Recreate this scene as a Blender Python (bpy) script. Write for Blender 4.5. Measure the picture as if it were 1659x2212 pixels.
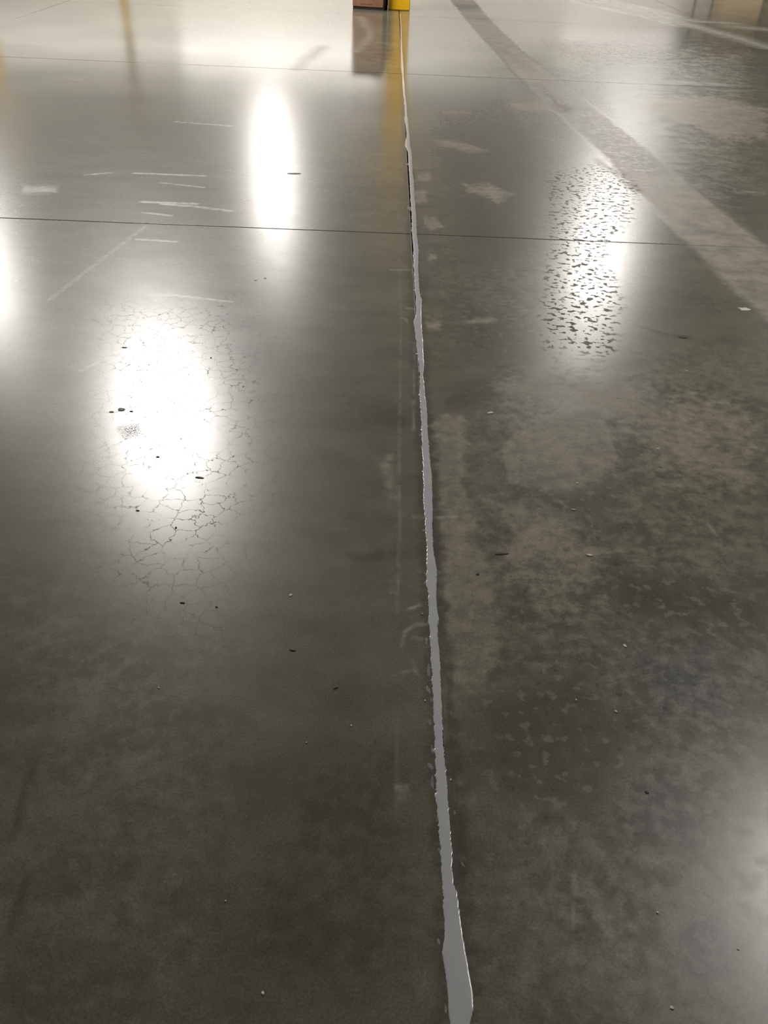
import bpy, math, random
import numpy as np
from mathutils import Matrix, Vector

scene = bpy.context.scene
for o in list(bpy.data.objects):
    bpy.data.objects.remove(o)
col = scene.collection

# ------------------------------------------------------------------ camera
CAM_H = 1.45
right = Vector((0.99929146, 0.00778551, 0.03682346))
up = Vector((-0.03413978, 0.59937696, 0.79973854))
back = Vector((-0.01584476, -0.80042904, 0.59921808))
cam_data = bpy.data.cameras.new('camera')
cam = bpy.data.objects.new('camera', cam_data)
col.objects.link(cam)
m = Matrix.Identity(4)
for i in range(3):
    m[i][0] = right[i]; m[i][1] = up[i]; m[i][2] = back[i]
m[2][3] = CAM_H
cam.matrix_world = m
cam_data.sensor_fit = 'VERTICAL'
cam_data.sensor_height = 36.0
cam_data.lens = 1790.0 / 2212.0 * 36.0
cam_data.clip_start = 0.02
cam_data.clip_end = 400
scene.camera = cam

# ------------------------------------------------------------------ world, exposure
w = bpy.data.worlds.new('world')
scene.world = w
w.use_nodes = True
w.node_tree.nodes['Background'].inputs[0].default_value = (0.9, 0.95, 1.0, 1)
w.node_tree.nodes['Background'].inputs[1].default_value = 0.02
scene.view_settings.view_transform = 'Standard'
scene.view_settings.look = 'None'
scene.view_settings.gamma = 1.0
scene.view_settings.use_curve_mapping = False
scene.view_settings.exposure = 0.06
cy = scene.cycles
cy.max_bounces = 2
cy.diffuse_bounces = 2
cy.glossy_bounces = 2
cy.sample_clamp_indirect = 3.0
cy.sample_clamp_direct = 40.0
cy.use_denoising = True
cy.denoising_prefilter = 'ACCURATE'
LAMP = 162.0            # radiance of a lamp diffuser
LAMP_H = 6.0            # hanging height of the lamps

# ------------------------------------------------------------------ helpers
def tag(o, label=None, cat=None, group=None, kind=None):
    if label: o['label'] = label
    if cat: o['category'] = cat
    if group: o['group'] = group
    if kind: o['kind'] = kind
    return o

def empty(name, loc, rz=0):
    o = bpy.data.objects.new(name, None)
    o.location = loc
    o.rotation_euler = (0, 0, rz)
    o.empty_display_size = 0.2
    col.objects.link(o)
    return o

def mesh_obj(name, verts, faces, mat, parent=None, smooth=False):
    me = bpy.data.meshes.new(name)
    me.from_pydata(verts, [], faces)
    me.update()
    if smooth:
        me.polygons.foreach_set('use_smooth', [True] * len(me.polygons))
    me.materials.append(mat)
    o = bpy.data.objects.new(name, me)
    col.objects.link(o)
    if parent: o.parent = parent
    return o

class MB:
    """collects boxes, bars and prisms for one mesh"""
    def __init__(self): self.v = []; self.f = []
    def box(self, x0, x1, y0, y1, z0, z1, b=0.0):
        """box with its upright edges and rims bevelled by b"""
        n = len(self.v)
        if b <= 0:
            self.v += [(x, y, z) for z in (z0, z1) for (x, y) in ((x0, y0), (x1, y0), (x1, y1), (x0, y1))]
            self.f += [tuple(n + i for i in q) for q in ((3, 2, 1, 0), (4, 5, 6, 7), (0, 1, 5, 4), (1, 2, 6, 5), (2, 3, 7, 6), (3, 0, 4, 7))]
            return self
        def ring(d, z):
            r = []
            for cx, cy, a0 in ((x1 - b, y1 - b, 0), (x0 + b, y1 - b, 90), (x0 + b, y0 + b, 180), (x1 - b, y0 + b, 270)):
                for k in range(4):
                    a = math.radians(a0 + 30 * k)
                    r.append((cx + (b - d) * math.cos(a), cy + (b - d) * math.sin(a), z))
            return r
        rings = [ring(b * .9, z0), ring(b * .3, z0 + b * .3), ring(0, z0 + b), ring(0, z1 - b), ring(b * .3, z1 - b * .3), ring(b * .9, z1)]
        for r in rings: self.v += r
        k = 16
        for i in range(5):
            for j in range(k):
                self.f.append((n + i * k + j, n + i * k + (j + 1) % k, n + (i + 1) * k + (j + 1) % k, n + (i + 1) * k + j))
        self.f.append(tuple(n + j for j in reversed(range(k))))
        self.f.append(tuple(n + 5 * k + j for j in range(k)))
        return self
    def tube(self, p, q, r, seg=10):
        p = Vector(p); q = Vector(q); d = (q - p).normalized()
        a = d.orthogonal().normalized(); b = d.cross(a); n = len(self.v)
        for c in (p, q):
            for k in range(seg):
                t = 2 * math.pi * k / seg
                self.v.append(tuple(c + a * (r * math.cos(t)) + b * (r * math.sin(t))))
        for k in range(seg):
            self.f.append((n + k, n + (k + 1) % seg, n + seg + (k + 1) % seg, n + seg + k))
        self.f.append(tuple(n + k for k in reversed(range(seg))))
        self.f.append(tuple(n + seg + k for k in range(seg)))
        return self
    def build(self, name, mat, parent=None, smooth=False):
        return mesh_obj(name, self.v, self.f, mat, parent, smooth)

class NT:
    """small node-tree writer"""
    def __init__(self, name):
        self.mat = bpy.data.materials.new(name)
        self.mat.use_nodes = True
        self.t = self.mat.node_tree
        self.t.nodes.clear()
        self.out = self.t.nodes.new('ShaderNodeOutputMaterial')
    def n(self, kind, **kw):
        nd = self.t.nodes.new(kind)
        for k, v in kw.items(): setattr(nd, k, v)
        return nd
    def set(self, sock, v):
        if isinstance(v, bpy.types.NodeSocket): self.t.links.new(v, sock)
        elif isinstance(v, (tuple, list)) and len(v) == 3 and sock.type == 'RGBA': sock.default_value = (*v, 1)
        else: sock.default_value = v
    def math(self, op, a, b=0.0, c=0.0, clamp=False):
        nd = self.n('ShaderNodeMath', operation=op, use_clamp=clamp)
        for i, v in enumerate((a, b, c)): self.set(nd.inputs[i], v)
        return nd.outputs[0]
    def step(self, v, lo, hi, o0=0.0, o1=1.0, kind='SMOOTHSTEP'):
        nd = self.n('ShaderNodeMapRange', interpolation_type=kind, clamp=True)
        for i, x in enumerate((v, lo, hi, o0, o1)): self.set(nd.inputs[i], x)
        return nd.outputs[0]
    def mix(self, f, a, b, blend='MIX'):
        nd = self.n('ShaderNodeMix', data_type='RGBA', blend_type=blend)
        self.set(nd.inputs[0], f); self.set(nd.inputs[6], a); self.set(nd.inputs[7], b)
        return nd.outputs[2]
    def fmix(self, f, a, b):
        nd = self.n('ShaderNodeMix', data_type='FLOAT')
        self.set(nd.inputs[0], f); self.set(nd.inputs[2], a); self.set(nd.inputs[3], b)
        return nd.outputs[0]
    def noise(self, vec, scale, detail=3.0, rough=0.55, dist=0.0, col=False):
        nd = self.n('ShaderNodeTexNoise', noise_dimensions='3D')
        self.set(nd.inputs['Vector'], vec)
        nd.inputs['Scale'].default_value = scale; nd.inputs['Detail'].default_value = detail
        nd.inputs['Roughness'].default_value = rough; nd.inputs['Distortion'].default_value = dist
        return nd.outputs[1 if col else 0]
    def vmath(self, op, a, b=(0, 0, 0), s=None):
        nd = self.n('ShaderNodeVectorMath', operation=op)
        self.set(nd.inputs[0], a); self.set(nd.inputs[1], b)
        if s is not None: self.set(nd.inputs[3], s)
        return nd.outputs[0]
    def principled(self, base, rough, **kw):
        p = self.n('ShaderNodeBsdfPrincipled')
        self.set(p.inputs['Base Color'], base); self.set(p.inputs['Roughness'], rough)
        for k, v in kw.items(): self.set(p.inputs[k], v)
        self.t.links.new(p.outputs[0], self.out.inputs[0])
        return p

def paint(name, c, rough=0.5, var=0.12, scale=6.0, metallic=0.0, bump=0.0, **kw):
    """plain painted / cast surface with slight cloudy wear"""
    t = NT(name)
    pos = t.n('ShaderNodeNewGeometry').outputs['Position']
    n = t.noise(pos, scale, 4.0)
    f = t.step(n, 0.3, 0.7, 1 - var, 1 + var, 'LINEAR')
    base = t.vmath('SCALE', c, s=f)
    p = t.principled(base, t.step(n, 0.3, 0.7, rough * .85, rough * 1.15, 'LINEAR'), Metallic=metallic, **kw)
    if bump:
        b = t.n('ShaderNodeBump'); b.inputs['Strength'].default_value = bump; b.inputs['Distance'].default_value = 0.01
        t.t.links.new(t.noise(pos, scale * 12, 3.0), b.inputs['Height']); t.t.links.new(b.outputs[0], p.inputs['Normal'])
    return t.mat

# ------------------------------------------------------------------ stains of the slab, in metres on the floor
# channel: (strength, squash of the depth axis, feather, outline)
STAINS = {
    'light': [
        (0.90, 0.620, 0.0338, [(0.203, 2.498), (0.311, 2.537), (0.311, 2.325), (0.281, 2.108), (0.307, 1.899), (0.324, 1.658), (0.322, 1.405), (0.289, 1.287), (0.196, 1.256), (0.196, 1.562), (0.191, 1.849), (0.199, 2.207)]),
        (1.00, 0.521, 0.0182, [(0.427, 2.332), (0.6, 2.51), (0.814, 2.606), (0.797, 2.446), (0.802, 2.286), (0.761, 2.202), (0.64, 2.105), (0.534, 2.074), (0.424, 2.104)]),
        (0.68, 0.473, 0.0978, [(0.418, 2.824), (0.704, 2.963), (1.064, 2.8), (1.351, 2.714), (1.405, 2.583), (1.216, 2.066), (0.926, 2.097), (0.846, 2.449), (0.729, 2.6), (0.475, 2.549)]),
        (0.62, 0.622, 0.0637, [(0.344, 2.015), (0.534, 2.074), (0.683, 1.772), (0.629, 1.583), (0.452, 1.523), (0.359, 1.641)]),
        (0.90, 0.527, 0.0214, [(0.237, 2.378), (0.303, 2.427), (0.3, 2.268), (0.245, 2.237)]),
        (0.90, 0.254, 0.0236, [(0.221, 5.591), (0.312, 5.626), (0.322, 5.497), (0.259, 5.384), (0.217, 5.451)]),
        (0.95, 0.300, 0.0178, [(0.243, 4.692), (0.317, 4.718), (0.34, 4.545), (0.269, 4.482), (0.234, 4.571)]),
        (0.80, 0.274, 0.0276, [(0.156, 5.268), (0.274, 5.235), (0.273, 4.954), (0.15, 4.893)]),
        (0.70, 0.334, 0.0162, [(0.245, 4.136), (0.291, 4.121), (0.291, 4.03), (0.234, 4.023)]),
        (0.70, 0.407, 0.0194, [(0.202, 3.312), (0.275, 3.31), (0.27, 3.202), (0.201, 3.174)]),
        (0.60, 0.264, 0.0320, [(-2.112, 5.014), (-1.893, 5.046), (-1.849, 4.865), (-2.04, 4.776)]),
        (0.90, 0.164, 0.0208, [(-2.866, 8.253), (-2.811, 8.382), (-2.655, 8.279), (-2.72, 8.151)]),
        (1.00, 0.178, 0.0282, [(1.095, 8.01), (1.445, 8.163), (1.807, 7.88), (1.457, 7.717), (1.104, 7.74)]),
        (0.90, 0.189, 0.0231, [(0.46, 7.539), (0.659, 7.615), (0.725, 7.465), (0.49, 7.366)]),
        (0.80, 0.264, 0.0398, [(0.479, 5.415), (0.686, 5.445), (0.805, 5.211), (0.699, 5.01), (0.523, 5.221)]),
        (0.85, 0.221, 0.0267, [(0.363, 6.553), (0.584, 6.52), (0.762, 6.237), (0.593, 6.184), (0.374, 6.387)]),
        (0.95, 0.173, 0.0558, [(2.429, 8.431), (3.126, 8.731), (3.473, 8.232), (2.998, 6.932), (2.642, 6.946), (2.521, 7.542), (2.298, 7.901)]),
        (0.80, 0.823, 0.0112, [(0.067, 1.015), (0.098, 1.018), (0.105, 0.989), (0.083, 0.973), (0.065, 0.986)]),
        (0.65, 0.895, 0.0145, [(0.089, 0.729), (0.125, 0.726), (0.124, 0.702), (0.1, 0.705)]),
        (0.60, 0.914, 0.0154, [(0.099, 0.644), (0.131, 0.671), (0.126, 0.63), (0.102, 0.594)]),
        (0.80, 0.854, 0.0292, [(0.397, 0.822), (0.459, 0.82), (0.483, 0.739), (0.459, 0.706), (0.425, 0.737), (0.394, 0.796)]),
        (0.62, 0.566, 0.0286, [(-0.0, 2.234), (0.066, 2.239), (0.083, 1.999), (0.046, 1.974), (0.016, 2.143)]),
        (0.60, 0.665, 0.0243, [(0.035, 1.681), (0.081, 1.693), (0.08, 1.574), (0.048, 1.572)]),
        (1.00, 0.402, 0.0059, [(0.096, 3.331), (0.131, 3.32), (0.128, 3.263)]),
        (0.70, 0.397, 0.0158, [(0.341, 3.325), (0.468, 3.371), (0.555, 3.345), (0.479, 3.281), (0.381, 3.281)]),
        (0.60, 0.237, 0.0236, [(2.178, 5.501), (2.322, 5.574), (2.49, 5.545), (2.431, 5.385), (2.26, 5.391)]),
    ],
    'dark': [
        (0.80, 0.478, 0.0667, [(0.237, 2.7), (0.479, 2.905), (0.465, 2.614), (0.325, 2.506), (0.244, 2.5)]),
        (0.75, 0.415, 0.0947, [(0.382, 3.582), (0.72, 3.312), (0.679, 3.042), (0.439, 2.863), (0.304, 2.97)]),
        (0.75, 0.260, 0.2018, [(0.389, 7.71), (1.156, 8.948), (1.231, 6.287), (0.877, 4.532), (0.636, 3.774), (0.398, 3.807), (0.364, 4.877), (0.315, 6.138)]),
        (0.70, 0.565, 0.0561, [(0.322, 2.086), (0.436, 2.08), (0.621, 2.079), (0.773, 2.19), (0.758, 1.992), (0.605, 1.915), (0.409, 1.972)]),
        (0.85, 0.629, 0.0601, [(0.657, 1.712), (0.851, 1.684), (1.053, 1.62), (1.002, 1.482), (0.796, 1.489), (0.646, 1.549)]),
        (0.75, 0.232, 0.1368, [(2.034, 6.841), (2.292, 6.739), (2.412, 5.333), (2.089, 4.45), (2.023, 5.584)]),
        (0.60, 0.495, 0.0487, [(-0.417, 2.651), (-0.153, 2.706), (0.117, 2.622), (0.114, 2.399), (-0.057, 2.372), (-0.111, 2.539)]),
        (0.80, 0.501, 0.0129, [(-0.105, 2.579), (-0.04, 2.577), (-0.014, 2.514), (0.115, 2.507), (0.114, 2.414), (0.012, 2.422), (-0.03, 2.513), (-0.095, 2.54)]),
        (1.00, 0.547, 0.0059, [(-0.175, 2.21), (-0.156, 2.232), (-0.131, 2.231), (-0.136, 2.199), (-0.165, 2.189)]),
        (0.70, 0.652, 0.0255, [(-0.903, 1.477), (-0.813, 1.514), (-0.648, 1.583), (-0.476, 1.615), (-0.581, 1.551), (-0.766, 1.475), (-0.885, 1.43)]),
        (0.70, 0.641, 0.0202, [(-0.067, 1.743), (0.079, 1.781), (0.129, 1.743), (-0.046, 1.677)]),
        (0.55, 0.866, 0.1030, [(-0.174, 1.057), (0.116, 1.175), (0.14, 1.012), (0.139, 0.572), (-0.281, 0.563), (-0.231, 0.805)]),
        (0.80, 0.853, 0.0140, [(0.186, 0.92), (0.208, 0.911), (0.208, 0.817), (0.18, 0.816)]),
        (0.60, 0.772, 0.0594, [(0.223, 1.257), (0.509, 1.383), (0.617, 1.144), (0.47, 0.919), (0.248, 0.963)]),
        (0.60, 0.422, 0.0218, [(0.823, 3.013), (1.049, 3.032), (1.112, 2.988), (1.02, 2.909), (0.832, 2.871)]),
        (0.55, 0.152, 0.0680, [(2.675, 9.049), (3.106, 9.268), (3.284, 8.947), (2.721, 8.711)]),
        (0.55, 0.346, 0.1282, [(1.489, 4.174), (1.606, 3.932), (1.615, 3.492), (1.466, 3.285), (1.178, 3.402), (1.174, 3.829)]),
    ],
    'dust': [
        (0.62, 0.213, 0.0541, [(0.999, 18.257), (1.101, 14.059), (1.294, 9.767), (1.408, 7.916), (1.547, 6.209), (1.597, 5.083), (1.624, 4.397), (1.66, 3.82), (1.695, 3.424), (1.717, 3.216), (2.112, 4.242), (2.072, 4.839), (2.023, 5.584), (1.959, 6.828), (1.821, 8.629), (1.612, 11.119), (1.523, 14.209), (1.492, 18.484)]),
        (0.40, 0.133, 0.3088, [(1.686, 13.222), (5.796, 14.577), (3.774, 9.053), (2.349, 8.106), (1.958, 9.385)]),
        (0.42, 0.220, 0.1932, [(2.24, 10.944), (5.197, 12.939), (1.683, 3.126), (1.691, 4.63), (1.674, 6.494)]),
    ],
    'flake': [
        (1.00, 0.317, 0.0951, [(1.056, 5.772), (1.488, 6.074), (1.648, 5.531), (1.457, 4.846), (1.125, 4.134), (1.134, 3.655), (0.954, 3.024), (0.679, 3.042), (0.723, 3.615), (0.88, 4.383)]),
    ],
    'mottle': [
        (0.85, 0.697, 0.1666, [(0.32, 2.672), (0.691, 2.883), (1.602, 3.12), (0.756, 0.528), (0.201, 0.516), (0.223, 1.257)]),
        (0.60, 0.382, 0.1224, [(0.287, 4.314), (0.885, 4.108), (0.691, 2.883), (0.229, 2.924)]),
        (0.50, 0.243, 0.1841, [(0.429, 7.718), (1.076, 7.849), (0.825, 4.526), (0.293, 4.462)]),
        (0.45, 0.814, 0.1339, [(-0.947, 1.595), (-0.32, 1.378), (-0.194, 0.565), (-0.556, 0.557)]),
    ],
    'craze': [
        (1.00, 0.534, 0.1175, [(-1.222, 3.374), (-0.62, 3.59), (-0.347, 2.622), (-0.311, 1.822), (-0.437, 1.532), (-0.641, 1.557), (-0.895, 2.137)]),
        (0.50, 0.682, 0.0459, [(-0.596, 1.612), (-0.358, 1.624), (-0.341, 1.377), (-0.504, 1.37)]),
    ],
    'cool': [
        (0.55, 0.398, 0.2328, [(-1.323, 4.126), (-0.664, 4.578), (-0.352, 3.617), (-0.329, 2.46), (-0.916, 2.418)]),
        (0.90, 0.692, 0.0757, [(0.651, 1.42), (0.88, 1.461), (0.807, 1.201), (0.636, 1.22)]),
        (0.60, 0.783, 0.0748, [(0.503, 1.08), (0.661, 1.121), (0.653, 0.925), (0.505, 0.872)]),
        (0.60, 0.333, 0.0580, [(0.146, 4.599), (0.261, 4.614), (0.261, 3.679), (0.175, 3.67)]),
        (0.60, 0.843, 0.0484, [(0.588, 0.758), (0.698, 0.787), (0.619, 0.649), (0.507, 0.639)]),
        (0.50, 0.366, 0.0822, [(1.113, 3.653), (1.339, 3.621), (1.248, 3.36), (1.043, 3.341)]),
    ],
    'scuff': [
        (1.00, 0.507, 0.0152, [(-0.839, 2.348), (-0.784, 2.373), (-0.764, 2.316), (-0.8, 2.296)]),
    ],
}
# scratches, cracks and scuffs as line strokes: (x0, y0, x1, y1, half width, strength)
STROKES = {
    'scratch': [
        (-1.352, 4.772, -1.042, 4.779, 0.0205, 1.00),
        (-1.229, 4.746, -1.045, 4.727, 0.0167, 1.00),
        (-1.045, 4.727, -0.829, 4.671, 0.0165, 1.00),
        (-1.295, 4.586, -1.136, 4.55, 0.0141, 0.80),
        (-1.807, 5.257, -1.672, 5.329, 0.0172, 0.70),
        (-1.532, 5.34, -1.104, 5.341, 0.0181, 0.90),
        (-1.321, 5.157, -1.06, 5.096, 0.0139, 0.70),
        (-1.571, 6.76, -1.143, 6.699, 0.0239, 0.70),
        (-1.227, 4.158, -1.027, 4.147, 0.0119, 0.80),
        (-1.407, 3.366, -1.23, 4.368, 0.0065, 0.35),
        (-0.996, 3.462, -0.886, 3.468, 0.0076, 0.70),
        (-0.886, 3.468, -0.636, 3.42, 0.0077, 0.70),
        (-1.083, 2.742, -0.944, 2.968, 0.0110, 0.40),
        (0.129, 3.423, 0.159, 3.421, 0.0106, 0.70),
        (0.055, 3.873, 0.158, 3.884, 0.0076, 0.70),
        (0.127, 1.917, 0.156, 1.917, 0.0046, 0.90),
        (0.19, 1.921, 0.248, 1.924, 0.0045, 0.80),
        (0.148, 1.48, 0.117, 1.475, 0.0034, 0.80),
        (0.117, 1.475, 0.094, 1.45, 0.0040, 0.80),
        (0.094, 1.45, 0.085, 1.403, 0.0029, 0.80),
        (0.11, 1.432, 0.156, 1.429, 0.0033, 0.70),
        (0.104, 1.53, 0.146, 1.555, 0.0081, 0.90),
        (0.109, 1.351, 0.117, 1.323, 0.0031, 0.70),
        (0.117, 1.323, 0.124, 1.319, 0.0035, 0.70),
        (0.065, 1.311, 0.108, 1.327, 0.0033, 0.50),
        (0.401, 0.832, 0.369, 0.673, 0.0017, 0.60),
        (0.643, 1.038, 0.722, 1.012, 0.0029, 0.60),
        (-0.525, 1.733, -0.498, 1.734, 0.0032, 1.00),
        (0.99, 1.93, 1.005, 1.851, 0.0038, 0.60),
        (0.183, 1.304, 0.176, 1.128, 0.0021, 0.60),
        (0.096, 4.021, 0.099, 3.256, 0.0090, 0.20),
        (0.099, 3.256, 0.091, 2.655, 0.0074, 0.20),
        (0.091, 2.655, 0.083, 2.071, 0.0078, 0.28),
        (0.083, 2.071, 0.085, 1.931, 0.0073, 0.28),
        (0.085, 1.931, 0.078, 1.646, 0.0080, 0.25),
        (0.078, 1.646, 0.074, 1.522, 0.0076, 0.25),
        (0.072, 1.173, 0.072, 0.947, 0.0058, 0.20),
        (0.152, 3.082, 0.135, 2.401, 0.0052, 0.50),
    ],
    'scuff': [
        (3.451, 17.633, 4.245, 15.73, 0.4685, 1.00),
        (4.245, 15.73, 4.597, 14.34, 0.3885, 1.00),
        (4.597, 14.34, 4.858, 13.239, 0.3345, 1.00),
        (4.858, 13.239, 4.974, 12.332, 0.2916, 1.00),
        (3.819, 17.787, 4.469, 16.007, 0.3853, 0.90),
        (4.469, 16.007, 4.796, 15.018, 0.3325, 0.90),
        (4.796, 15.018, 5.37, 14.986, 0.3187, 0.90),
        (5.285, 14.515, 5.708, 14.337, 0.4501, 0.80),
        (2.907, 9.399, 3.436, 9.418, 0.1313, 0.60),
        (-0.402, 13.742, -0.256, 12.582, 0.1196, 0.45),
        (-0.256, 12.582, -0.206, 11.935, 0.0731, 0.45),
        (-0.206, 11.935, -0.252, 11.243, 0.0885, 0.45),
        (-0.252, 11.243, -0.327, 10.511, 0.0930, 0.45),
        (-0.72, 10.814, -0.847, 9.802, 0.1289, 0.40),
        (-0.847, 9.802, -0.891, 9.225, 0.1024, 0.40),
        (1.395, 9.792, 1.543, 7.752, 0.1145, 0.80),
        (1.5, 6.138, 1.555, 5.789, 0.0776, 0.80),
        (1.555, 5.789, 1.592, 5.42, 0.0679, 0.80),
    ],
    'mark': [
        (0.998, 16.604, 1.214, 15.167, 1.6899, 0.80),
        (1.121, 14.348, 1.407, 14.057, 0.9509, 0.70),
        (1.214, 14.675, 1.41, 11.814, 1.2057, 0.45),
        (1.41, 11.814, 1.5, 9.15, 0.7300, 0.45),
        (1.488, 8.903, 1.683, 7.056, 0.6936, 0.70),
        (1.683, 7.056, 1.741, 6.053, 0.4865, 0.70),
        (1.111, 3.333, 1.219, 3.25, 0.0219, 0.90),
        (1.259, 3.24, 1.306, 3.226, 0.0317, 0.90),
        (-0.667, 1.023, -0.665, 0.954, 0.0129, 0.80),
        (-0.665, 0.954, -0.652, 0.884, 0.0108, 0.80),
        (-0.597, 0.799, -0.596, 0.703, 0.0153, 0.70),
        (-1.639, 3.435, -1.532, 3.472, 0.0174, 0.70),
        (0.691, 3.694, 0.78, 3.648, 0.0374, 0.80),
        (0.776, 3.62, 0.892, 3.5, 0.0241, 0.80),
        (-0.105, 2.572, -0.039, 2.567, 0.0103, 0.90),
        (0.221, 3.789, 0.213, 3.646, 0.0261, 0.60),
        (0.182, 1.786, 0.188, 1.708, 0.0114, 0.70),
        (0.179, 1.892, 0.182, 1.849, 0.0081, 0.70),
        (0.498, 2.121, 0.619, 2.154, 0.0335, 0.60),
    ],
}

def stain_field(ch, X, Y):
    out = np.zeros_like(X)
    for (s, k, fe, poly) in STAINS[ch]:
        P = np.array(poly) * (1, k)
        lo = P.min(0) - fe * 1.2; hi = P.max(0) + fe * 1.2
        idx = np.nonzero((X > lo[0]) & (X < hi[0]) & (Y * k > lo[1]) & (Y * k < hi[1]))[0]
        if len(idx) == 0: continue
        x = X[idx]; y = Y[idx] * k
        d2 = np.full(len(idx), 1e9); inside = np.zeros(len(idx), bool)
        for a, b in zip(P, np.roll(P, -1, 0)):
            ex, ey = b - a; wx = x - a[0]; wy = y - a[1]
            t = np.clip((wx * ex + wy * ey) / max(ex * ex + ey * ey, 1e-12), 0, 1)
            d2 = np.minimum(d2, (wx - ex * t) ** 2 + (wy - ey * t) ** 2)
            cross = ((a[1] > y) != (b[1] > y))
            with np.errstate(divide='ignore', invalid='ignore'):
                xi = a[0] + (y - a[1]) * ex / (ey if abs(ey) > 1e-12 else 1e-12)
            inside ^= cross & (x < xi)
        d = np.sqrt(d2); d[inside] *= -1
        mval = np.clip(0.5 - d / (2 * fe), 0, 1) * s
        out[idx] = np.maximum(out[idx], mval)
    return out

def polish_field(X, Y):
    # the slabs beyond the second bay were burnished more than the worn bays in front
    def ss(v, a, b):
        v = np.clip((v - a) / (b - a), 0, 1); return v * v * (3 - 2 * v)
    left = ss(Y, 5.0, 10.5); rgt = ss(Y, 9.0, 14.0)
    k = ss(X, 0.3, 1.6)
    return left * (1 - k) + rgt * k

def stroke_field(ch, X, Y, gx, gy):
    out = np.zeros_like(X)
    for (x0, y0, x1, y1, wd, s) in STROKES[ch]:
        ex, ey = x1 - x0, y1 - y0
        idx = np.nonzero((X > min(x0, x1) - .3) & (X < max(x0, x1) + .3) & (Y > min(y0, y1) - .3) & (Y < max(y0, y1) + .3))[0]
        if len(idx) == 0: continue
        g = np.hypot(gx[idx] * ey, gy[idx] * ex) / math.hypot(ex, ey)      # mesh spacing across the stroke
        wx = X[idx] - x0; wy = Y[idx] - y0
        u = np.clip((wx * ex + wy * ey) / (ex * ex + ey * ey), 0, 1)
        d = np.hypot(wx - ex * u, wy - ey * u)
        w2 = np.maximum(wd, g * 1.15)
        out[idx] = np.maximum(out[idx], np.clip(1 - d / w2, 0, 1) * s * np.sqrt(wd / w2))
    return out

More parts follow.
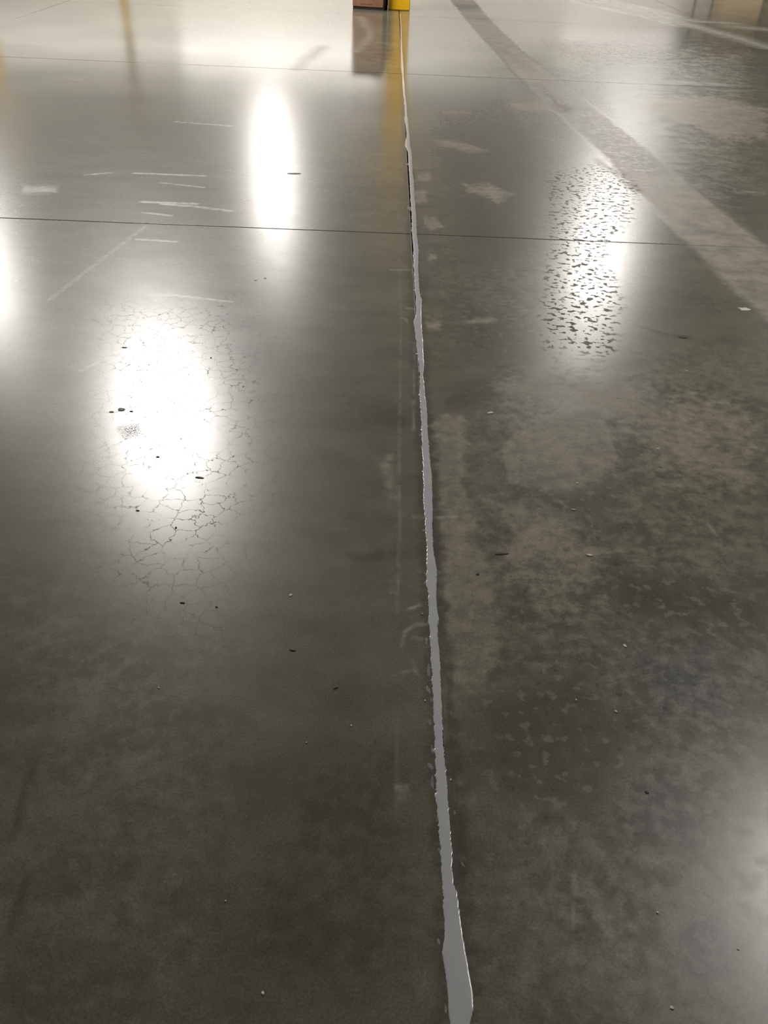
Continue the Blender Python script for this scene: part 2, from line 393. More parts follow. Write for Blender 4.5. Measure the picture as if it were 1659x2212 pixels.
# ------------------------------------------------------------------ materials
def concrete():
    t = NT('polished_concrete')
    pos = t.n('ShaderNodeNewGeometry').outputs['Position']
    sep = t.n('ShaderNodeSeparateXYZ'); t.set(sep.inputs[0], pos)
    PX, PY = sep.outputs[0], sep.outputs[1]
    def attr(nm):
        a = t.n('ShaderNodeAttribute', attribute_name=nm)
        s = t.n('ShaderNodeSeparateColor'); t.set(s.inputs[0], a.outputs['Color'])
        return s.outputs[0], s.outputs[1], s.outputs[2], a.outputs['Alpha']
    light, dark, dust, flake = attr('stain_a')
    mott, craze, cool, scuff = attr('stain_b')
    cloud = t.noise(pos, 1.1, 5.0, 0.6)
    mid = t.noise(pos, 7.0, 5.0, 0.65)
    small = t.noise(pos, 26.0, 4.0, 0.6)
    small_col = t.t.nodes[-1].outputs[1]
    fine = t.noise(pos, 210.0, 3.0, 0.7)
    # streaks left by the power trowel / scrubber, running across the aisle
    mp = t.n('ShaderNodeMapping'); t.set(mp.inputs[0], pos); mp.inputs['Scale'].default_value = (2.6, 8.0, 1.0)
    mp.inputs['Rotation'].default_value = (0, 0, 0.03)
    streak = t.noise(mp.outputs[0], 1.0, 5.0, 0.6)
    def soft(mv, nz, amp, lo=0.25, hi=0.75):
        e = t.math('MULTIPLY', t.math('SUBTRACT', nz, 0.5), amp)
        gate = t.step(mv, 0.0, 0.25)
        return t.step(t.math('ADD', mv, t.math('MULTIPLY', e, gate)), lo, hi)
    edge = t.math('ADD', t.math('MULTIPLY', mid, 0.5), t.math('MULTIPLY', small, 0.5))
    mL = soft(light, edge, 1.25); mD = soft(dark, edge, 1.6); mU = soft(dust, edge, 0.9)
    # base
    f = t.math('ADD', t.math('MULTIPLY', cloud, 0.45), t.math('ADD', t.math('MULTIPLY', mid, 0.35), t.math('MULTIPLY', streak, 0.20)))
    c = t.mix(t.step(f, 0.36, 0.64), (0.080, 0.075, 0.054), (0.138, 0.130, 0.098))
    c = t.mix(t.math('MULTIPLY', cool, 0.75), c, (0.090, 0.097, 0.112))
    # mottled cream where the slab was never ground
    mo = t.math('ADD', t.math('MULTIPLY', mid, 0.35), t.math('MULTIPLY', small, 0.65))
    mottle = t.math('MULTIPLY', mott, t.step(mo, 0.44, 0.66))
    c = t.mix(t.math('MULTIPLY', mottle, 0.7), c, (0.190, 0.172, 0.130))
    pits = t.math('MULTIPLY', mott, t.step(mo, 0.50, 0.34))
    c = t.mix(t.math('MULTIPLY', pits, 0.6), c, (0.066, 0.061, 0.045))
    c = t.mix(t.math('MULTIPLY', mD, 0.8), c, (0.052, 0.048, 0.035))
    c = t.mix(t.math('MULTIPLY', mU, 0.85), c, t.mix(t.step(mid, 0.35, 0.65), (0.165, 0.150, 0.120), (0.250, 0.230, 0.190)))
    c = t.mix(t.math('MULTIPLY', mL, 0.8), c, t.mix(t.step(edge, 0.35, 0.65), (0.105, 0.093, 0.066), (0.210, 0.187, 0.138)))
    # line strokes
    scr, scf, mrk, polish = attr('stain_c')
    sl = t.math('MULTIPLY', scr, t.step(small, 0.32, 0.58))
    sp = t.math('MULTIPLY', scf, t.step(edge, 0.30, 0.50))
    c = t.mix(t.math('MULTIPLY', sl, 0.9), c, (0.34, 0.33, 0.29))
    c = t.mix(t.math('MULTIPLY', sp, 0.8), c, (0.25, 0.235, 0.20))
    sd = t.math('MULTIPLY', mrk, t.step(edge, 0.36, 0.52))
    c = t.mix(t.math('MULTIPLY', sd, 0.75), c, (0.034, 0.032, 0.027))
    # wet primer bled out beside the filled joint
    jd = t.math('ABSOLUTE', t.math('SUBTRACT', PX, 0.168))
    jn = t.math('ADD', jd, t.math('MULTIPLY', t.math('SUBTRACT', edge, 0.5), 0.10))
    wet = t.step(jn, 0.045, 0.018)
    c = t.mix(t.math('MULTIPLY', wet, 0.45), c, (0.036, 0.034, 0.031))
    # crazing
    vo = t.n('ShaderNodeTexVoronoi', feature='DISTANCE_TO_EDGE', voronoi_dimensions='2D')
    t.set(vo.inputs['Vector'], t.vmath('ADD', pos, t.vmath('SCALE', small_col, s=0.06)))
    vo.inputs['Scale'].default_value = 19.0
    vo.inputs['Randomness'].default_value = 1.0
    cr = t.math('MULTIPLY', t.step(vo.outputs['Distance'], 0.036, 0.006), t.math('MULTIPLY', craze, t.step(mid, 0.36, 0.52)))
    c = t.mix(t.math('MULTIPLY', cr, 0.8), c, (0.030, 0.028, 0.024))
    # black scuffed rubber
    fl_n = t.noise(pos, 32.0, 2.0, 0.5)
    sc = t.math('MULTIPLY', scuff, t.step(fine, 0.46, 0.54))
    c = t.mix(sc, c, (0.020, 0.019, 0.017))
    # pale flecks of paste and small dark pinholes
    fk = t.math('MULTIPLY', mott, t.step(fl_n, 0.57, 0.66))
    c = t.mix(t.math('MULTIPLY', fk, 0.55), c, (0.200, 0.184, 0.145))
    ph = t.math('MULTIPLY', mott, t.step(fl_n, 0.37, 0.29))
    c = t.mix(t.math('MULTIPLY', ph, 0.6), c, (0.045, 0.041, 0.031))
    # flaked off sealer
    fl = t.math('MULTIPLY', soft(flake, mid, 1.0), t.step(fl_n, 0.55, 0.59))
    c = t.mix(t.math('MULTIPLY', fl, 0.45), c, (0.055, 0.050, 0.040))
    # grain
    # the grain averages out with distance
    gr = t.fmix(t.step(PY, 2.5, 6.5), fine, 0.5)
    c = t.vmath('SCALE', c, s=t.step(gr, 0.3, 0.7, 0.70, 1.30, 'LINEAR'))
    # gloss
    r = t.math('MULTIPLY_ADD', f, -0.13, 0.335)
    r = t.math('ADD', r, t.math('MULTIPLY', t.math('SUBTRACT', streak, 0.5), 0.05))
    r = t.math('MULTIPLY', r, t.math('MULTIPLY_ADD', polish, -0.42, 1.0))
    r = t.math('ADD', r, t.math('MULTIPLY', mottle, 0.10))
    r = t.math('ADD', r, t.math('MULTIPLY', mL, 0.14))
    r = t.math('ADD', r, t.math('MULTIPLY', mD, 0.03))
    r = t.fmix(mU, r, 0.50)
    r = t.math('ADD', r, t.math('MULTIPLY', fl, 0.12))
    r = t.math('ADD', r, t.math('MULTIPLY', t.math('ADD', sl, sp), 0.2))
    r = t.math('ADD', r, t.math('MULTIPLY', sc, 0.3))
    spec = t.math('SUBTRACT', 0.5, t.math('MULTIPLY', t.math('MAXIMUM', t.math('MAXIMUM', fl, cr), sc), 0.47), clamp=True)
    p = t.principled(c, r)
    t.set(p.inputs['Specular IOR Level'], spec)
    p.inputs['IOR'].default_value = 1.5
    return t.mat

M = {}
M['concrete'] = concrete()
M['subbase'] = paint('joint_dirt', (0.012, 0.011, 0.010), 0.95, 0.3, 30)
M['wall'] = paint('white_wall_panel', (0.80, 0.76, 0.69), 0.6, 0.04, 0.8)
M['wall_grey'] = paint('grey_wall_panel', (0.42, 0.42, 0.40), 0.6, 0.05, 0.8)
M['ceiling'] = paint('roof_deck', (0.55, 0.55, 0.53), 0.6, 0.06, 1.0)
M['yellow'] = paint('safety_yellow_paint', (0.90, 0.50, 0.006), 0.42, 0.06, 5, bump=0.05)
M['white_steel'] = paint('white_painted_steel', (0.62, 0.61, 0.57), 0.45, 0.05, 4)
M['brown'] = paint('brown_panel', (0.235, 0.115, 0.066), 0.5, 0.12, 7)
M['brown_shade_mark'] = paint('brown_shade_and_mark', (0.090, 0.034, 0.016), 0.5, 0.1, 7)  # brown darkened for the shaded cabinet side, used for its scuff mark too
M['black'] = paint('black_rubber', (0.015, 0.010, 0.008), 0.6, 0.1, 9)
M['steel_dark'] = paint('dark_steel', (0.05, 0.045, 0.04), 0.45, 0.1, 6)
M['cardboard'] = paint('cardboard', (0.46, 0.31, 0.17), 0.75, 0.08, 9)
M['wood'] = paint('pallet_wood', (0.36, 0.25, 0.14), 0.8, 0.2, 12)
M['olive'] = paint('olive_bin_plastic', (0.10, 0.085, 0.035), 0.55, 0.1, 6)
M['lamp_body'] = paint('lamp_housing', (0.75, 0.75, 0.74), 0.4, 0.03, 8)
M['chip_dark'] = paint('dark_debris', (0.022, 0.020, 0.016), 0.6, 0.3, 90)
M['chip_pale'] = paint('pale_debris', (0.52, 0.49, 0.42), 0.6, 0.15, 90)

def sealant():
    t = NT('wet_grey_sealant')
    pos = t.n('ShaderNodeNewGeometry').outputs['Position']
    n = t.noise(pos, 12.0, 3.0)
    c = t.mix(t.step(n, 0.3, 0.7), (0.375, 0.387, 0.405), (0.405, 0.414, 0.426))
    p = t.principled(c, 0.13)
    b = t.n('ShaderNodeBump'); b.inputs['Strength'].default_value = 0.05; b.inputs['Distance'].default_value = 0.002
    t.set(b.inputs['Height'], t.noise(pos, 60.0, 2.0)); t.set(p.inputs['Normal'], b.outputs[0])
    return t.mat
M['sealant'] = sealant()
M['sealant_film'] = paint('dried_sealant_film', (0.15, 0.147, 0.140), 0.35, 0.4, 160)

def glow(strength, c=(1.0, 0.955, 0.90)):
    t = NT('lamp_diffuser')
    e = t.n('ShaderNodeEmission'); t.set(e.inputs[0], c); e.inputs[1].default_value = strength
    t.t.links.new(e.outputs[0], t.out.inputs[0])
    return t.mat

# ------------------------------------------------------------------ building shell
XL, XR, YB, YF, ZC = -25.0, 28.0, -17.0, 54.2, 7.1
def plane_wall(name, box, mat):
    o = MB().box(*box).build(name, mat); tag(o, kind='structure'); return o
plane_wall('wall_far', (XL, XR, YF, YF + .3, 0, ZC), M['wall'])
plane_wall('wall_left', (XL - .3, XL, YB, YF, 0, ZC), M['wall'])
plane_wall('wall_right', (XR, XR + .3, YB, YF, 0, ZC), M['wall_grey'])
plane_wall('wall_back', (XL, XR, YB - .3, YB, 0, ZC), M['wall_grey'])
plane_wall('ceiling', (XL, XR, YB, YF, ZC, ZC + .3), M['ceiling'])

# floor: a base under separate slabs with open saw-cut joints
JX, JY, PITCH, GAP = 0.168, 4.405, 4.83, 0.009
floor = MB().box(XL, XR, YB, YF, -0.25, -0.032).build('floor', M['subbase'])
tag(floor, kind='structure')

def axis(a, b, stops):
    """coordinates from a to b, spacing by the first stop that matches"""
    out = [a]
    while out[-1] < b - 1e-6:
        x = out[-1]
        d = next(s for lim, s in stops if x < lim)
        out.append(min(b, x + d))
    if len(out) > 2 and out[-1] - out[-2] < 0.002: out.pop(-2)
    return np.array(out)

def slab(x0, x1, y0, y1, xs=None, ys=None):
    if xs is None: xs = np.linspace(x0, x1, 6)
    if ys is None: ys = np.linspace(y0, y1, 6)
    ch = 0.0025
    xs = np.concatenate([[x0, x0, x0 + ch], xs[1:-1], [x1 - ch, x1, x1]])
    ys = np.concatenate([[y0, y0, y0 + ch], ys[1:-1], [y1 - ch, y1, y1]])
    nx, ny = len(xs), len(ys)
    X, Y = np.meshgrid(xs, ys)
    Z = np.zeros_like(X)
    Z[:, 0] = Z[:, -1] = Z[0, :] = Z[-1, :] = -0.032
    co = np.stack([X, Y, Z], -1).reshape(-1, 3).astype(np.float32)
    i = np.arange(nx * ny).reshape(ny, nx)
    q = np.stack([i[:-1, :-1], i[:-1, 1:], i[1:, 1:], i[1:, :-1]], -1).reshape(-1, 4)
    me = bpy.data.meshes.new('slab')
    me.vertices.add(len(co)); me.vertices.foreach_set('co', co.ravel())
    me.loops.add(q.size); me.loops.foreach_set('vertex_index', q.ravel().astype(np.int32))
    me.polygons.add(len(q)); me.polygons.foreach_set('loop_start', np.arange(0, q.size, 4, dtype=np.int32))
    me.update(calc_edges=True)
    me.materials.append(M['concrete'])
    xf, yf = X.ravel(), Y.ravel()
    for nm, chs in (('stain_a', ('light', 'dark', 'dust', 'flake')), ('stain_b', ('mottle', 'craze', 'cool', 'scuff'))):
        a = me.attributes.new(nm, 'FLOAT_COLOR', 'POINT')
        a.data.foreach_set('color', np.stack([stain_field(c, xf, yf) for c in chs], -1).astype(np.float32).ravel())
    sx = np.gradient(xs); sy = np.gradient(ys)
    GX, GY = (q.ravel() for q in np.meshgrid(sx, sy))
    a = me.attributes.new('stain_c', 'FLOAT_COLOR', 'POINT')
    a.data.foreach_set('color', np.stack([stroke_field(c, xf, yf, GX, GY) for c in ('scratch', 'scuff', 'mark')] + [polish_field(xf, yf)], -1).astype(np.float32).ravel())
    o = bpy.data.objects.new('slab', me)
    col.objects.link(o); o.parent = floor
    return o

g2 = GAP / 2
near_x = ((-2.3, 0.12), (-1.2, 0.012), (1.2, 0.0065), (2.4, 0.012), (99, 0.15))
near_y = ((0.4, 0.12), (1.6, 0.0065), (2.6, 0.008), (9, 0.009))
for ci in range(-2, 2):
    a = JX + ci * PITCH + g2; b = JX + (ci + 1) * PITCH - g2
    for ri in range(-1, 5):
        c = JY + ri * PITCH + g2; d = JY + (ri + 1) * PITCH - g2
        if ri == -1: slab(a, b, c, d, axis(a, b, near_x), axis(c, d, near_y))
        elif ri == 0: slab(a, b, c, d, axis(a, b, ((-4.3, .2), (4.4, .016), (99, .2))), axis(c, d, ((6.0, .008), (7.5, .018), (99, .03))))
        elif ri <= 2: slab(a, b, c, d, axis(a, b, ((99, .04),)), axis(c, d, ((99, .07),)))
        else: slab(a, b, c, d, axis(a, b, ((99, .1),)), axis(c, d, ((99, .14),)))
gx0, gx1 = JX - 2 * PITCH, JX + 2 * PITCH
gy0, gy1 = JY - PITCH, JY + 5 * PITCH
slab(XL, gx0 - g2, YB, YF); slab(gx1 + g2, XR, YB, YF)
slab(gx0 + g2, gx1 - g2, YB, gy0 - g2); slab(gx0 + g2, gx1 - g2, gy1 + g2, YF)

# ------------------------------------------------------------------ the wet joint filler
# (distance along the joint, left edge, right edge) in metres
BEAD = [
    (0.5131, 0.1673, 0.1753),
    (0.5381, 0.1573, 0.1853),
    (0.5731, 0.1557, 0.1870),
    (0.5813, 0.1539, 0.1898),
    (0.5952, 0.1531, 0.1947),
    (0.6164, 0.1535, 0.1964),
    (0.6381, 0.1524, 0.1942),
    (0.6588, 0.1503, 0.1911),
    (0.6641, 0.1498, 0.1915),
    (0.6831, 0.1476, 0.1889),
    (0.6987, 0.1499, 0.1876),
    (0.7106, 0.1533, 0.1860),
    (0.7307, 0.1540, 0.1842),
    (0.7639, 0.1540, 0.1822),
    (0.7895, 0.1540, 0.1805),
    (0.7982, 0.1540, 0.1786),
    (0.8026, 0.1542, 0.1754),
    (0.8159, 0.1540, 0.1754),
    (0.8339, 0.1532, 0.1747),
    (0.8709, 0.1532, 0.1760),
    (0.8997, 0.1527, 0.1750),
    (0.9293, 0.1523, 0.1749),
    (0.9701, 0.1504, 0.1740),
    (0.9943, 0.1468, 0.1739),
    (0.9998, 0.1517, 0.1742),
    (1.0236, 0.1518, 0.1736),
    (1.0685, 0.1527, 0.1721),
    (1.1272, 0.1522, 0.1716),
    (1.1517, 0.1532, 0.1713),
    (1.2152, 0.1537, 0.1729),
    (1.2551, 0.1543, 0.1732),
    (1.3104, 0.1543, 0.1748),
    (1.3537, 0.1538, 0.1757),
    (1.3985, 0.1544, 0.1745),
    (1.4450, 0.1538, 0.1732),
    (1.4738, 0.1537, 0.1744),
    (1.4852, 0.1536, 0.1778),
    (1.5049, 0.1537, 0.1775),
    (1.5266, 0.1544, 0.1756),
    (1.5957, 0.1557, 0.1762),
    (1.6316, 0.1515, 0.1789),
    (1.6780, 0.1542, 0.1822),
    (1.7162, 0.1561, 0.1801),
    (1.7454, 0.1559, 0.1775),
    (1.8060, 0.1579, 0.1761),
    (1.8692, 0.1573, 0.1772),
    (1.9353, 0.1567, 0.1805),
    (2.0043, 0.1554, 0.1825),
    (2.0767, 0.1576, 0.1846),
    (2.1525, 0.1592, 0.1854),
    (2.2318, 0.1601, 0.1824),
    (2.3152, 0.1595, 0.1824),
    (2.3880, 0.1600, 0.1819),
    (2.4641, 0.1638, 0.1829),
    (2.5434, 0.1612, 0.1840),
    (2.5862, 0.1624, 0.1838),
    (2.6263, 0.1601, 0.1818),
    (2.7311, 0.1638, 0.1800),
    (2.8043, 0.1666, 0.1788),
    (2.8805, 0.1651, 0.1847),
    (2.9797, 0.1622, 0.1850),
    (3.0840, 0.1591, 0.1872),
    (3.1937, 0.1560, 0.1857),
    (3.2905, 0.1522, 0.1876),
    (3.3097, 0.1565, 0.1881),
    (3.3582, 0.1655, 0.1875),
    (3.5198, 0.1672, 0.1941),
    (3.5618, 0.1682, 0.1891),
    (3.6704, 0.1654, 0.1857),
    (3.7845, 0.1668, 0.1865),
    (3.9043, 0.1671, 0.1873),
    (4.1629, 0.1702, 0.1961),
    (4.4487, 0.1687, 0.1935),
    (4.7681, 0.1722, 0.1959),
    (5.0789, 0.1725, 0.1947),
    (5.3223, 0.1740, 0.1971),
    (5.6403, 0.1736, 0.1947),
    (6.1176, 0.1746, 0.1973),
    (6.3257, 0.1540, 0.1906),
    (6.5934, 0.1702, 0.1909),
    (6.8949, 0.1699, 0.1878),
    (7.1365, 0.1614, 0.1873),
    (7.3942, 0.1676, 0.1828),
    (7.6686, 0.1663, 0.1860),
    (8.2727, 0.1635, 0.1782),
    (8.6078, 0.1619, 0.1793),
    (9.0934, 0.1634, 0.1748),
    (9.6299, 0.1531, 0.1796),
    (10.7215, 0.1626, 0.1785),
    (11.3737, 0.1659, 0.1793),
    (12.1888, 0.1714, 0.1833),
    (13.2177, 0.1774, 0.1876),
    (14.3011, 0.1805, 0.1902),
]
def bead():
    rnd = random.Random(4)
    B = np.array(BEAD)
    Y0, Y1 = B[0, 0], B[-1, 0]
    ys = [Y0]
    while ys[-1] < Y1: ys.append(ys[-1] + (0.0022 + 0.0011 * ys[-1] ** 1.6))
    ys[-1] = Y1
    us = [-1, -.97, -.9, -.78, -.55, 0, .55, .78, .9, .97, 1]
    V = []; Fc = []
    tl = tr = 0.0
    for i, y in enumerate(ys):
        l = np.interp(y, B[:, 0], B[:, 1]); r = np.interp(y, B[:, 0], B[:, 2])
        wv = r - l
        tl = 0.35 * tl + rnd.gauss(0, 1) * 0.0009
        tr = 0.35 * tr + rnd.gauss(0, 1) * 0.0006
        tooth = 0.0045 * rnd.random() ** 2 if rnd.random() < 0.16 and 0.9 < y < 8 else 0
        tooth_r = 0.003 * rnd.random() ** 2 if rnd.random() < 0.10 and 0.9 < y < 8 else 0
        if y < 0.75: tl *= .4; tr *= .4
        l += tl - tooth; r += tr + tooth_r
        c = (l + r) / 2; hw = max((r - l) / 2, 0.0012)
        hgt = min(0.0030, 0.0008 + 0.055 * hw)
        end = min(1, (y - Y0) / 0.01, (Y1 - y) / 0.3)
        hgt *= max(end, 0.05)
        for u in us:
            z = hgt * math.sqrt(max(0.0, 1 - abs(u) ** 3.2)) if abs(u) < 1 else -0.0005
            V.append((c + hw * u, y, z))
    k = len(us)
    for i in range(len(ys) - 1):
        for j in range(k - 1):
            a = i * k + j
            Fc.append((a, a + 1, a + k + 1, a + k))
    o = mesh_obj('joint_filler', V, Fc, M['sealant'], None, True)
    tag(o, 'wet glossy grey sealant bead poured along the long floor joint', 'sealant')
    return o
filler = bead()

# ------------------------------------------------------------------ columns
def column(x, y, wd, ytop, label, group=None):
    root = empty('steel_column', (x, y, 0))
    tag(root, label, 'column', group)
    h = wd / 2
    MB().box(-h, h, -h, h, 0.0, ytop, 0.012).build('column_guard', M['yellow'], root)
    MB().box(-h * .93, h * .93, -h * .93, h * .93, ytop, ZC - .02, 0.008).build('shaft', M['white_steel'], root)
    return root
column(0.166, 14.90, 0.332, 3.05, 'yellow painted square column beside the brown cabinet', None)
column(-9.05, 33.2, 0.26, 3.05, 'yellow and white column far behind, mirrored as a thin stripe in the floor')
column(-10.05, 23.9, 0.30, 3.05, 'yellow and white column mirrored at the edge of the floor')

# brown cabinet beside the column
root = empty('brown_cabinet', (-0.2715, 14.84, 0), math.radians(-9))
tag(root, 'low brown cabinet with dark plinth standing against the yellow column', 'cabinet')
hw, hd = 0.242, 0.19
MB().box(-hw, hw - .012, -hd - .006, -hd + .012, 0.035, 0.845, 0.006).build('door', M['brown'], root)
MB().box(-hw, hw, -hd + .012, hd, 0.03, 0.83, 0.004).build('body', M['brown_shade_mark'], root)  # shade of the side face put into its colour
MB().box(-hw - .003, hw, -hd - .010, hd, 0.83, 0.855, 0.005).build('top', M['brown'], root)
MB().box(-hw + .006, hw - .002, -hd + .002, hd - .01, 0.0, 0.036).build('plinth', M['black'], root)
MB().box(-.12, .06, -hd - .0075, -hd - .004, 0.066, 0.072).build('scuff_mark', M['brown_shade_mark'], root)

# things standing beyond the frame that the gloss of the floor mirrors
root = empty('steel_frame_stand', (8.15, 25.1, 0))
tag(root, 'dark two-legged steel frame with cross rails, mirrored near the tan carton', 'frame stand')
for s in (-1, 1):
    MB().tube((s * .225, 0, 0.012), (s * .225, 0, 1.62), 0.034, 12).build('post', M['steel_dark'], root)
    MB().box(s * .225 - .07, s * .225 + .07, -.07, .07, 0, .012).build('foot_plate', M['steel_dark'], root)
for z in (0.35, 0.85, 1.35):
    MB().tube((-.225, 0, z), (.225, 0, z), 0.018, 10).build('cross_rail', M['white_steel'], root)

root = empty('pallet', (9.2, 25.6, 0))
tag(root, 'wooden pallet carrying the tan carton', 'pallet')
for yy in (-.45, 0, .45):
    MB().box(-.5, .5, yy - .05, yy + .05, 0.0, 0.10).build('bearer', M['wood'], root)
for k in range(6):
    xx = -.43 + k * .172
    MB().box(xx - .06, xx + .06, -.5, .5, .10, .122).build('deck_board', M['wood'], root)
root = empty('carton', (9.2, 25.6, 0.122))
tag(root, 'tan cardboard carton on the pallet', 'carton')
MB().box(-.48, .48, -.45, .45, 0, .84, .008).build('body', M['cardboard'], root)
MB().box(-.04, .04, -.452, .452, .841, .843).build('tape', M['wood'], root)
root = empty('storage_bin', (10.25, 25.6, 0))
tag(root, 'dark olive storage bin beside the tan carton', 'bin')
MB().box(-.42, .42, -.4, .4, 0, .95, .03).build('body', M['olive'], root)
MB().box(-.45, .45, -.43, .43, .95, 1.0, .015).build('lid', M['olive'], root)

# ------------------------------------------------------------------ high bay lamps, plus added glow panels and fill lamps
def lamp_proto(strength, sx, sy):
    root = empty('high_bay_lamp', (0, 0, 0))
    parts = [MB().box(-sx / 2 - .03, sx / 2 + .03, -sy / 2 - .03, sy / 2 + .03, 0.006, 0.09, 0.015).build('housing', M['lamp_body'], root),
             mesh_obj('diffuser', [(-sx / 2, -sy / 2, 0), (-sx / 2, sy / 2, 0), (sx / 2, sy / 2, 0), (sx / 2, -sy / 2, 0)], [(0, 1, 2, 3)], glow(strength), root)]
    for s in (-1, 1):
        parts.append(MB().tube((s * sx * .3, s * sy * .4, 0.09), (s * sx * .3, s * sy * .4, ZC - LAMP_H), 0.006, 6).build('hanger', M['steel_dark'], root))
    return root, parts

def place(proto, parts, spots, group, label):
    for i, (x, y) in enumerate(spots):
        if i == 0: r = proto
        else:
            r = proto.copy(); col.objects.link(r)
            for p in parts:
                c = p.copy(); col.objects.link(c); c.parent = r
        r.location = (x, y, LAMP_H)
        tag(r, label, 'lamp', group)

AISLE = 'high bay lamps over the aisles'
def lamp(spot, strength, sx, sy, label, group=AISLE):
    r, parts = lamp_proto(LAMP * strength, sx, sy)
    place(r, parts, [spot], group, label)
lamp((-3.53, 12.12), 1.45, 0.78, 1.7, 'high bay lamp mirrored as the widest white glare on the crazed concrete')
lamp((5.42, 20.3), 1.0, 0.78, 1.7, 'high bay lamp mirrored as the broken glare on the flaked sealer')
lamp((-9.2, 18.5), 1.0, 0.78, 1.7, 'high bay lamp mirrored beyond the crazed concrete, near the mirrored column stripe')
lamp((-3.14, 25.0), 2.2, 0.36, 1.7, 'narrow high bay lamp mirrored as a slim streak beside the cabinet reflection')
lamp((4.55, 4.06), 0.36, 0.78, 1.7, 'dim high bay lamp mirrored as a soft glow on the mottled brown slab')
ADDED_PANELS = 'added glow panels along the far wall'  # big dim panels added to brighten what the far floor mirrors
lamp((-5.6, 48.8), 0.108, 10.2, 2.4, 'brightest long glow panel before the far wall, added for the mirrored cream haze', ADDED_PANELS)
lamp((-15.6, 48.8), 0.054, 9.6, 2.4, 'dimmer long glow panel before the far wall beyond the columns, added for the haze', ADDED_PANELS)
lamp((4.2, 48.8), 0.048, 9.2, 2.4, 'dimmer long glow panel before the far wall behind the cabinet, added for the haze', ADDED_PANELS)
lamp((11.8, 48.8), 0.098, 5.8, 2.4, 'short glow panel before the far wall beyond the carton, added for the far glow', ADDED_PANELS)
LA, LB = lamp_proto(LAMP, 0.78, 1.7)  # unseen lamps added at the sides for general fill light
place(LA, LB, [(-14.3, 10.0), (15.0, 15.7), (-17.8, 25.7), (17.1, 31.4)],
      'added fill lamps over the rest of the hall', 'unseen high bay lamp to the side of the aisle, added as fill light')


# ------------------------------------------------------------------ loose debris
def chip(name, x, y, ln, wd, rz, mat, label, cat, group, seed, hgt=0.002):
    rnd = random.Random(seed)
    n = 9; V = []; Fc = []
    for lay, (z, s) in enumerate(((0.0, 1.0), (hgt * .7, .95), (hgt, .6))):
        for k in range(n):
            a = 2 * math.pi * k / n
            rr = random.Random(seed * 31 + k).uniform(.65, 1.1)
            V.append((ln / 2 * math.cos(a) * rr * s, wd / 2 * math.sin(a) * rr * s, z))
    for lay in range(2):
        for k in range(n):
            Fc.append((lay * n + k, lay * n + (k + 1) % n, (lay + 1) * n + (k + 1) % n, (lay + 1) * n + k))
    Fc.append(tuple(range(2 * n, 3 * n))); Fc.append(tuple(reversed(range(n))))
    o = mesh_obj(name, V, Fc, mat)
    o.location = (x, y, 0.0); o.rotation_euler = (0, 0, rz)
    if label: tag(o, label, cat, group)
    return o
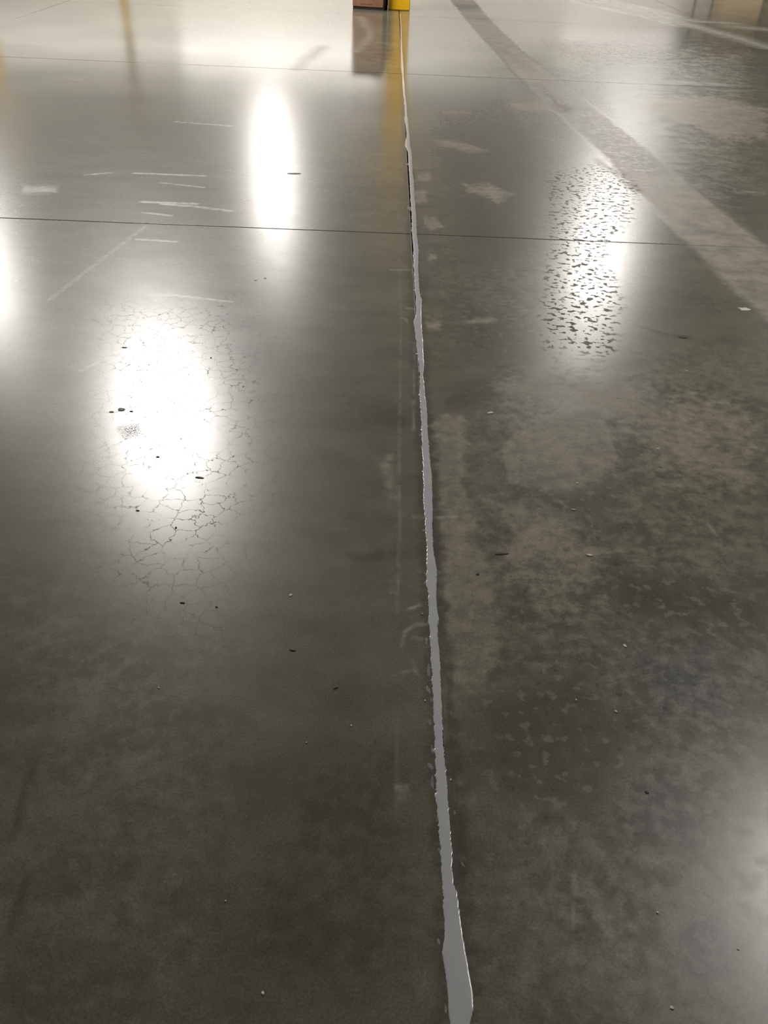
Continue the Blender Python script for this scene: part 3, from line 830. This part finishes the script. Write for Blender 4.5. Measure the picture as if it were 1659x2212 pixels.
CHIPS = [
    ('d', -0.553, 5.475, 0.1230, 0.0345, 0.14),
    ('d', 0.360, 1.763, 0.0460, 0.0102, 0.10),
    ('d', -0.527, 2.079, 0.0310, 0.0101, -0.14),
    ('d', -0.864, 2.469, 0.0253, 0.0261, -0.52),
    ('d', -0.828, 2.459, 0.0158, 0.0097, -0.17),
    ('d', -0.892, 2.451, 0.0189, 0.0097, 0.00),
    ('d', -0.676, 2.185, 0.0117, 0.0109, 0.00),
    ('d', -0.670, 1.903, 0.0106, 0.0068, 0.00),
    ('d', -0.466, 1.527, 0.0058, 0.0156, 1.40),
    ('d', -0.067, 1.264, 0.0147, 0.0042, 0.61),
    ('d', 0.582, 1.014, 0.0094, 0.0073, -0.52),
    ('d', -0.630, 2.881, 0.0088, 0.0160, 0.00),
    ('d', -0.973, 2.940, 0.0251, 0.0085, 0.00),
    ('d', 1.283, 3.233, 0.0466, 0.0404, -0.17),
    ('d', -0.378, 1.516, 0.0081, 0.0068, 0.61),
    ('d', -0.545, 1.830, 0.0065, 0.0086, 0.00),
    ('d', -0.175, 1.376, 0.0154, 0.0061, -0.14),
    ('d', 0.291, 1.675, 0.0099, 0.0114, -0.70),
    ('p', 1.659, 3.557, 0.0711, 0.0422, -0.14),
    ('p', -0.564, 3.685, 0.0170, 0.0235, 0.00),
    ('p', -0.525, 3.712, 0.0128, 0.0237, 0.17),
    ('p', -0.476, 2.667, 0.0100, 0.0142, 0.00),
    ('p', -0.198, 1.568, 0.0095, 0.0123, -0.52),
    ('p', -0.027, 1.160, 0.0050, 0.0064, 0.00),
    ('p', -0.120, 1.112, 0.0039, 0.0050, 0.00),
    ('p', 0.608, 1.770, 0.0231, 0.0105, -0.09),
    ('p', 0.630, 1.426, 0.0090, 0.0133, 0.70),
    ('p', -0.150, 0.612, 0.0068, 0.0074, 0.35),
    ('p', 0.138, 1.514, 0.0047, 0.0051, 0.00),
    ('p', 0.136, 1.235, 0.0042, 0.0055, 0.00),
    ('p', 0.182, 1.030, 0.0047, 0.0058, 0.00),
    ('p', 0.479, 1.251, 0.0042, 0.0071, 0.00),
    ('p', 0.563, 1.221, 0.0062, 0.0085, 0.79),
    ('p', 0.602, 1.980, 0.0165, 0.0072, 0.00),
    ('p', 0.946, 2.338, 0.0092, 0.0093, 0.00),
    ('p', 1.208, 2.917, 0.0072, 0.0129, 0.00),
    ('p', 0.539, 0.764, 0.0050, 0.0059, 0.00),
    ('p', 0.665, 0.703, 0.0048, 0.0058, 0.00),
    ('p', 0.522, 0.605, 0.0068, 0.0069, 0.00),
    ('p', -0.463, 1.249, 0.0042, 0.0056, 0.00),
    ('p', -0.235, 0.764, 0.0041, 0.0047, 0.00),
    ('p', 0.159, 2.978, 0.0145, 0.0125, 0.00),
    ('p', 0.408, 2.538, 0.0260, 0.0132, 0.35),
    ('p', 0.637, 2.120, 0.0072, 0.0079, 0.00),
]
SMEARS = [
    ('s', 0.1474, 1.3268, 0.0097, 0.0411, 0.00),
    ('s', 0.1442, 1.2679, 0.0105, 0.0281, 0.17),
    ('s', 0.1495, 1.2384, 0.0062, 0.0137, 0.00),
    ('s', 0.1451, 1.1760, 0.0081, 0.0183, 0.00),
    ('s', 0.1473, 1.1028, 0.0078, 0.0296, 0.09),
    ('s', 0.1419, 1.0620, 0.0115, 0.0191, 0.35),
    ('s', 0.1442, 1.0230, 0.0085, 0.0348, 0.00),
    ('s', 0.1451, 1.4207, 0.0067, 0.0283, 0.00),
    ('s', 0.1500, 0.9389, 0.0054, 0.0152, 0.00),
    ('s', 0.1484, 1.6308, 0.0073, 0.0183, 0.00),
    ('s', 0.1529, 1.8556, 0.0132, 0.0129, 0.00),
    ('s', 0.1565, 2.3722, 0.0093, 0.0149, 0.00),
    ('s', 0.1671, 5.8089, 0.0308, 0.0510, 0.00),
    ('s', 0.1658, 4.8513, 0.0319, 0.0742, 0.00),
    ('s', 0.1506, 0.8724, 0.0070, 0.0164, 0.00),
    ('s', 0.1429, 0.7020, 0.0064, 0.0125, 0.17),
    ('s', 0.1486, 0.5946, 0.0053, 0.0147, 0.00),
    ('s', 0.1761, 1.4857, 0.0069, 0.0265, 0.00),
    ('s', 0.1945, 0.8457, 0.0069, 0.0141, 0.35),
    ('s', 0.1855, 0.9553, 0.0064, 0.0132, 0.00),
]

LABELS = {
    'd0': 'long dark sliver lying in the slim lamp streak behind the cross joint',
    'd1': 'dark sliver on the tan stained concrete close to the sealant bead',
    'd2': 'dark sliver at the rim of the widest lamp glare',
    'd3': 'dark three-cornered chip beside the black rubber scuff in the glare',
    'd13': 'dark flat chip at the end of the dark gouge mark',
    'p18': 'largest pale chip, lying at the edge of the dusty tyre trail',
    'p25': 'pale crumbled chip on the mottled brown concrete',
    'p42': 'pale shaving on the dark stain close to the sealant bead',
    'p27': 'roundest pale crumb on the bare dark concrete near the poured end of the bead',
}
for i, (k, x, y, ln, wd, a) in enumerate(CHIPS):
    if k == 'd':
        chip('debris_sliver', x, y, ln, wd, a, M['chip_dark'], LABELS.get('d%d' % i, 'tiny dark speck of debris lying on the polished concrete'), 'debris', 'dark debris on the floor', i + 1)
    else:
        chip('debris_chip', x, y, ln, wd, a, M['chip_pale'], LABELS.get('p%d' % i, 'tiny pale speck lying on the polished concrete'), 'debris', 'pale debris on the floor', i + 1)
# thin films of sealant smeared beside the bead
for i, (k, x, y, ln, wd, a) in enumerate(SMEARS):
    o = chip('smear', x, y, ln, wd, a, M['sealant_film'], None, None, None, 200 + i, 0.0004)
    o.parent = filler
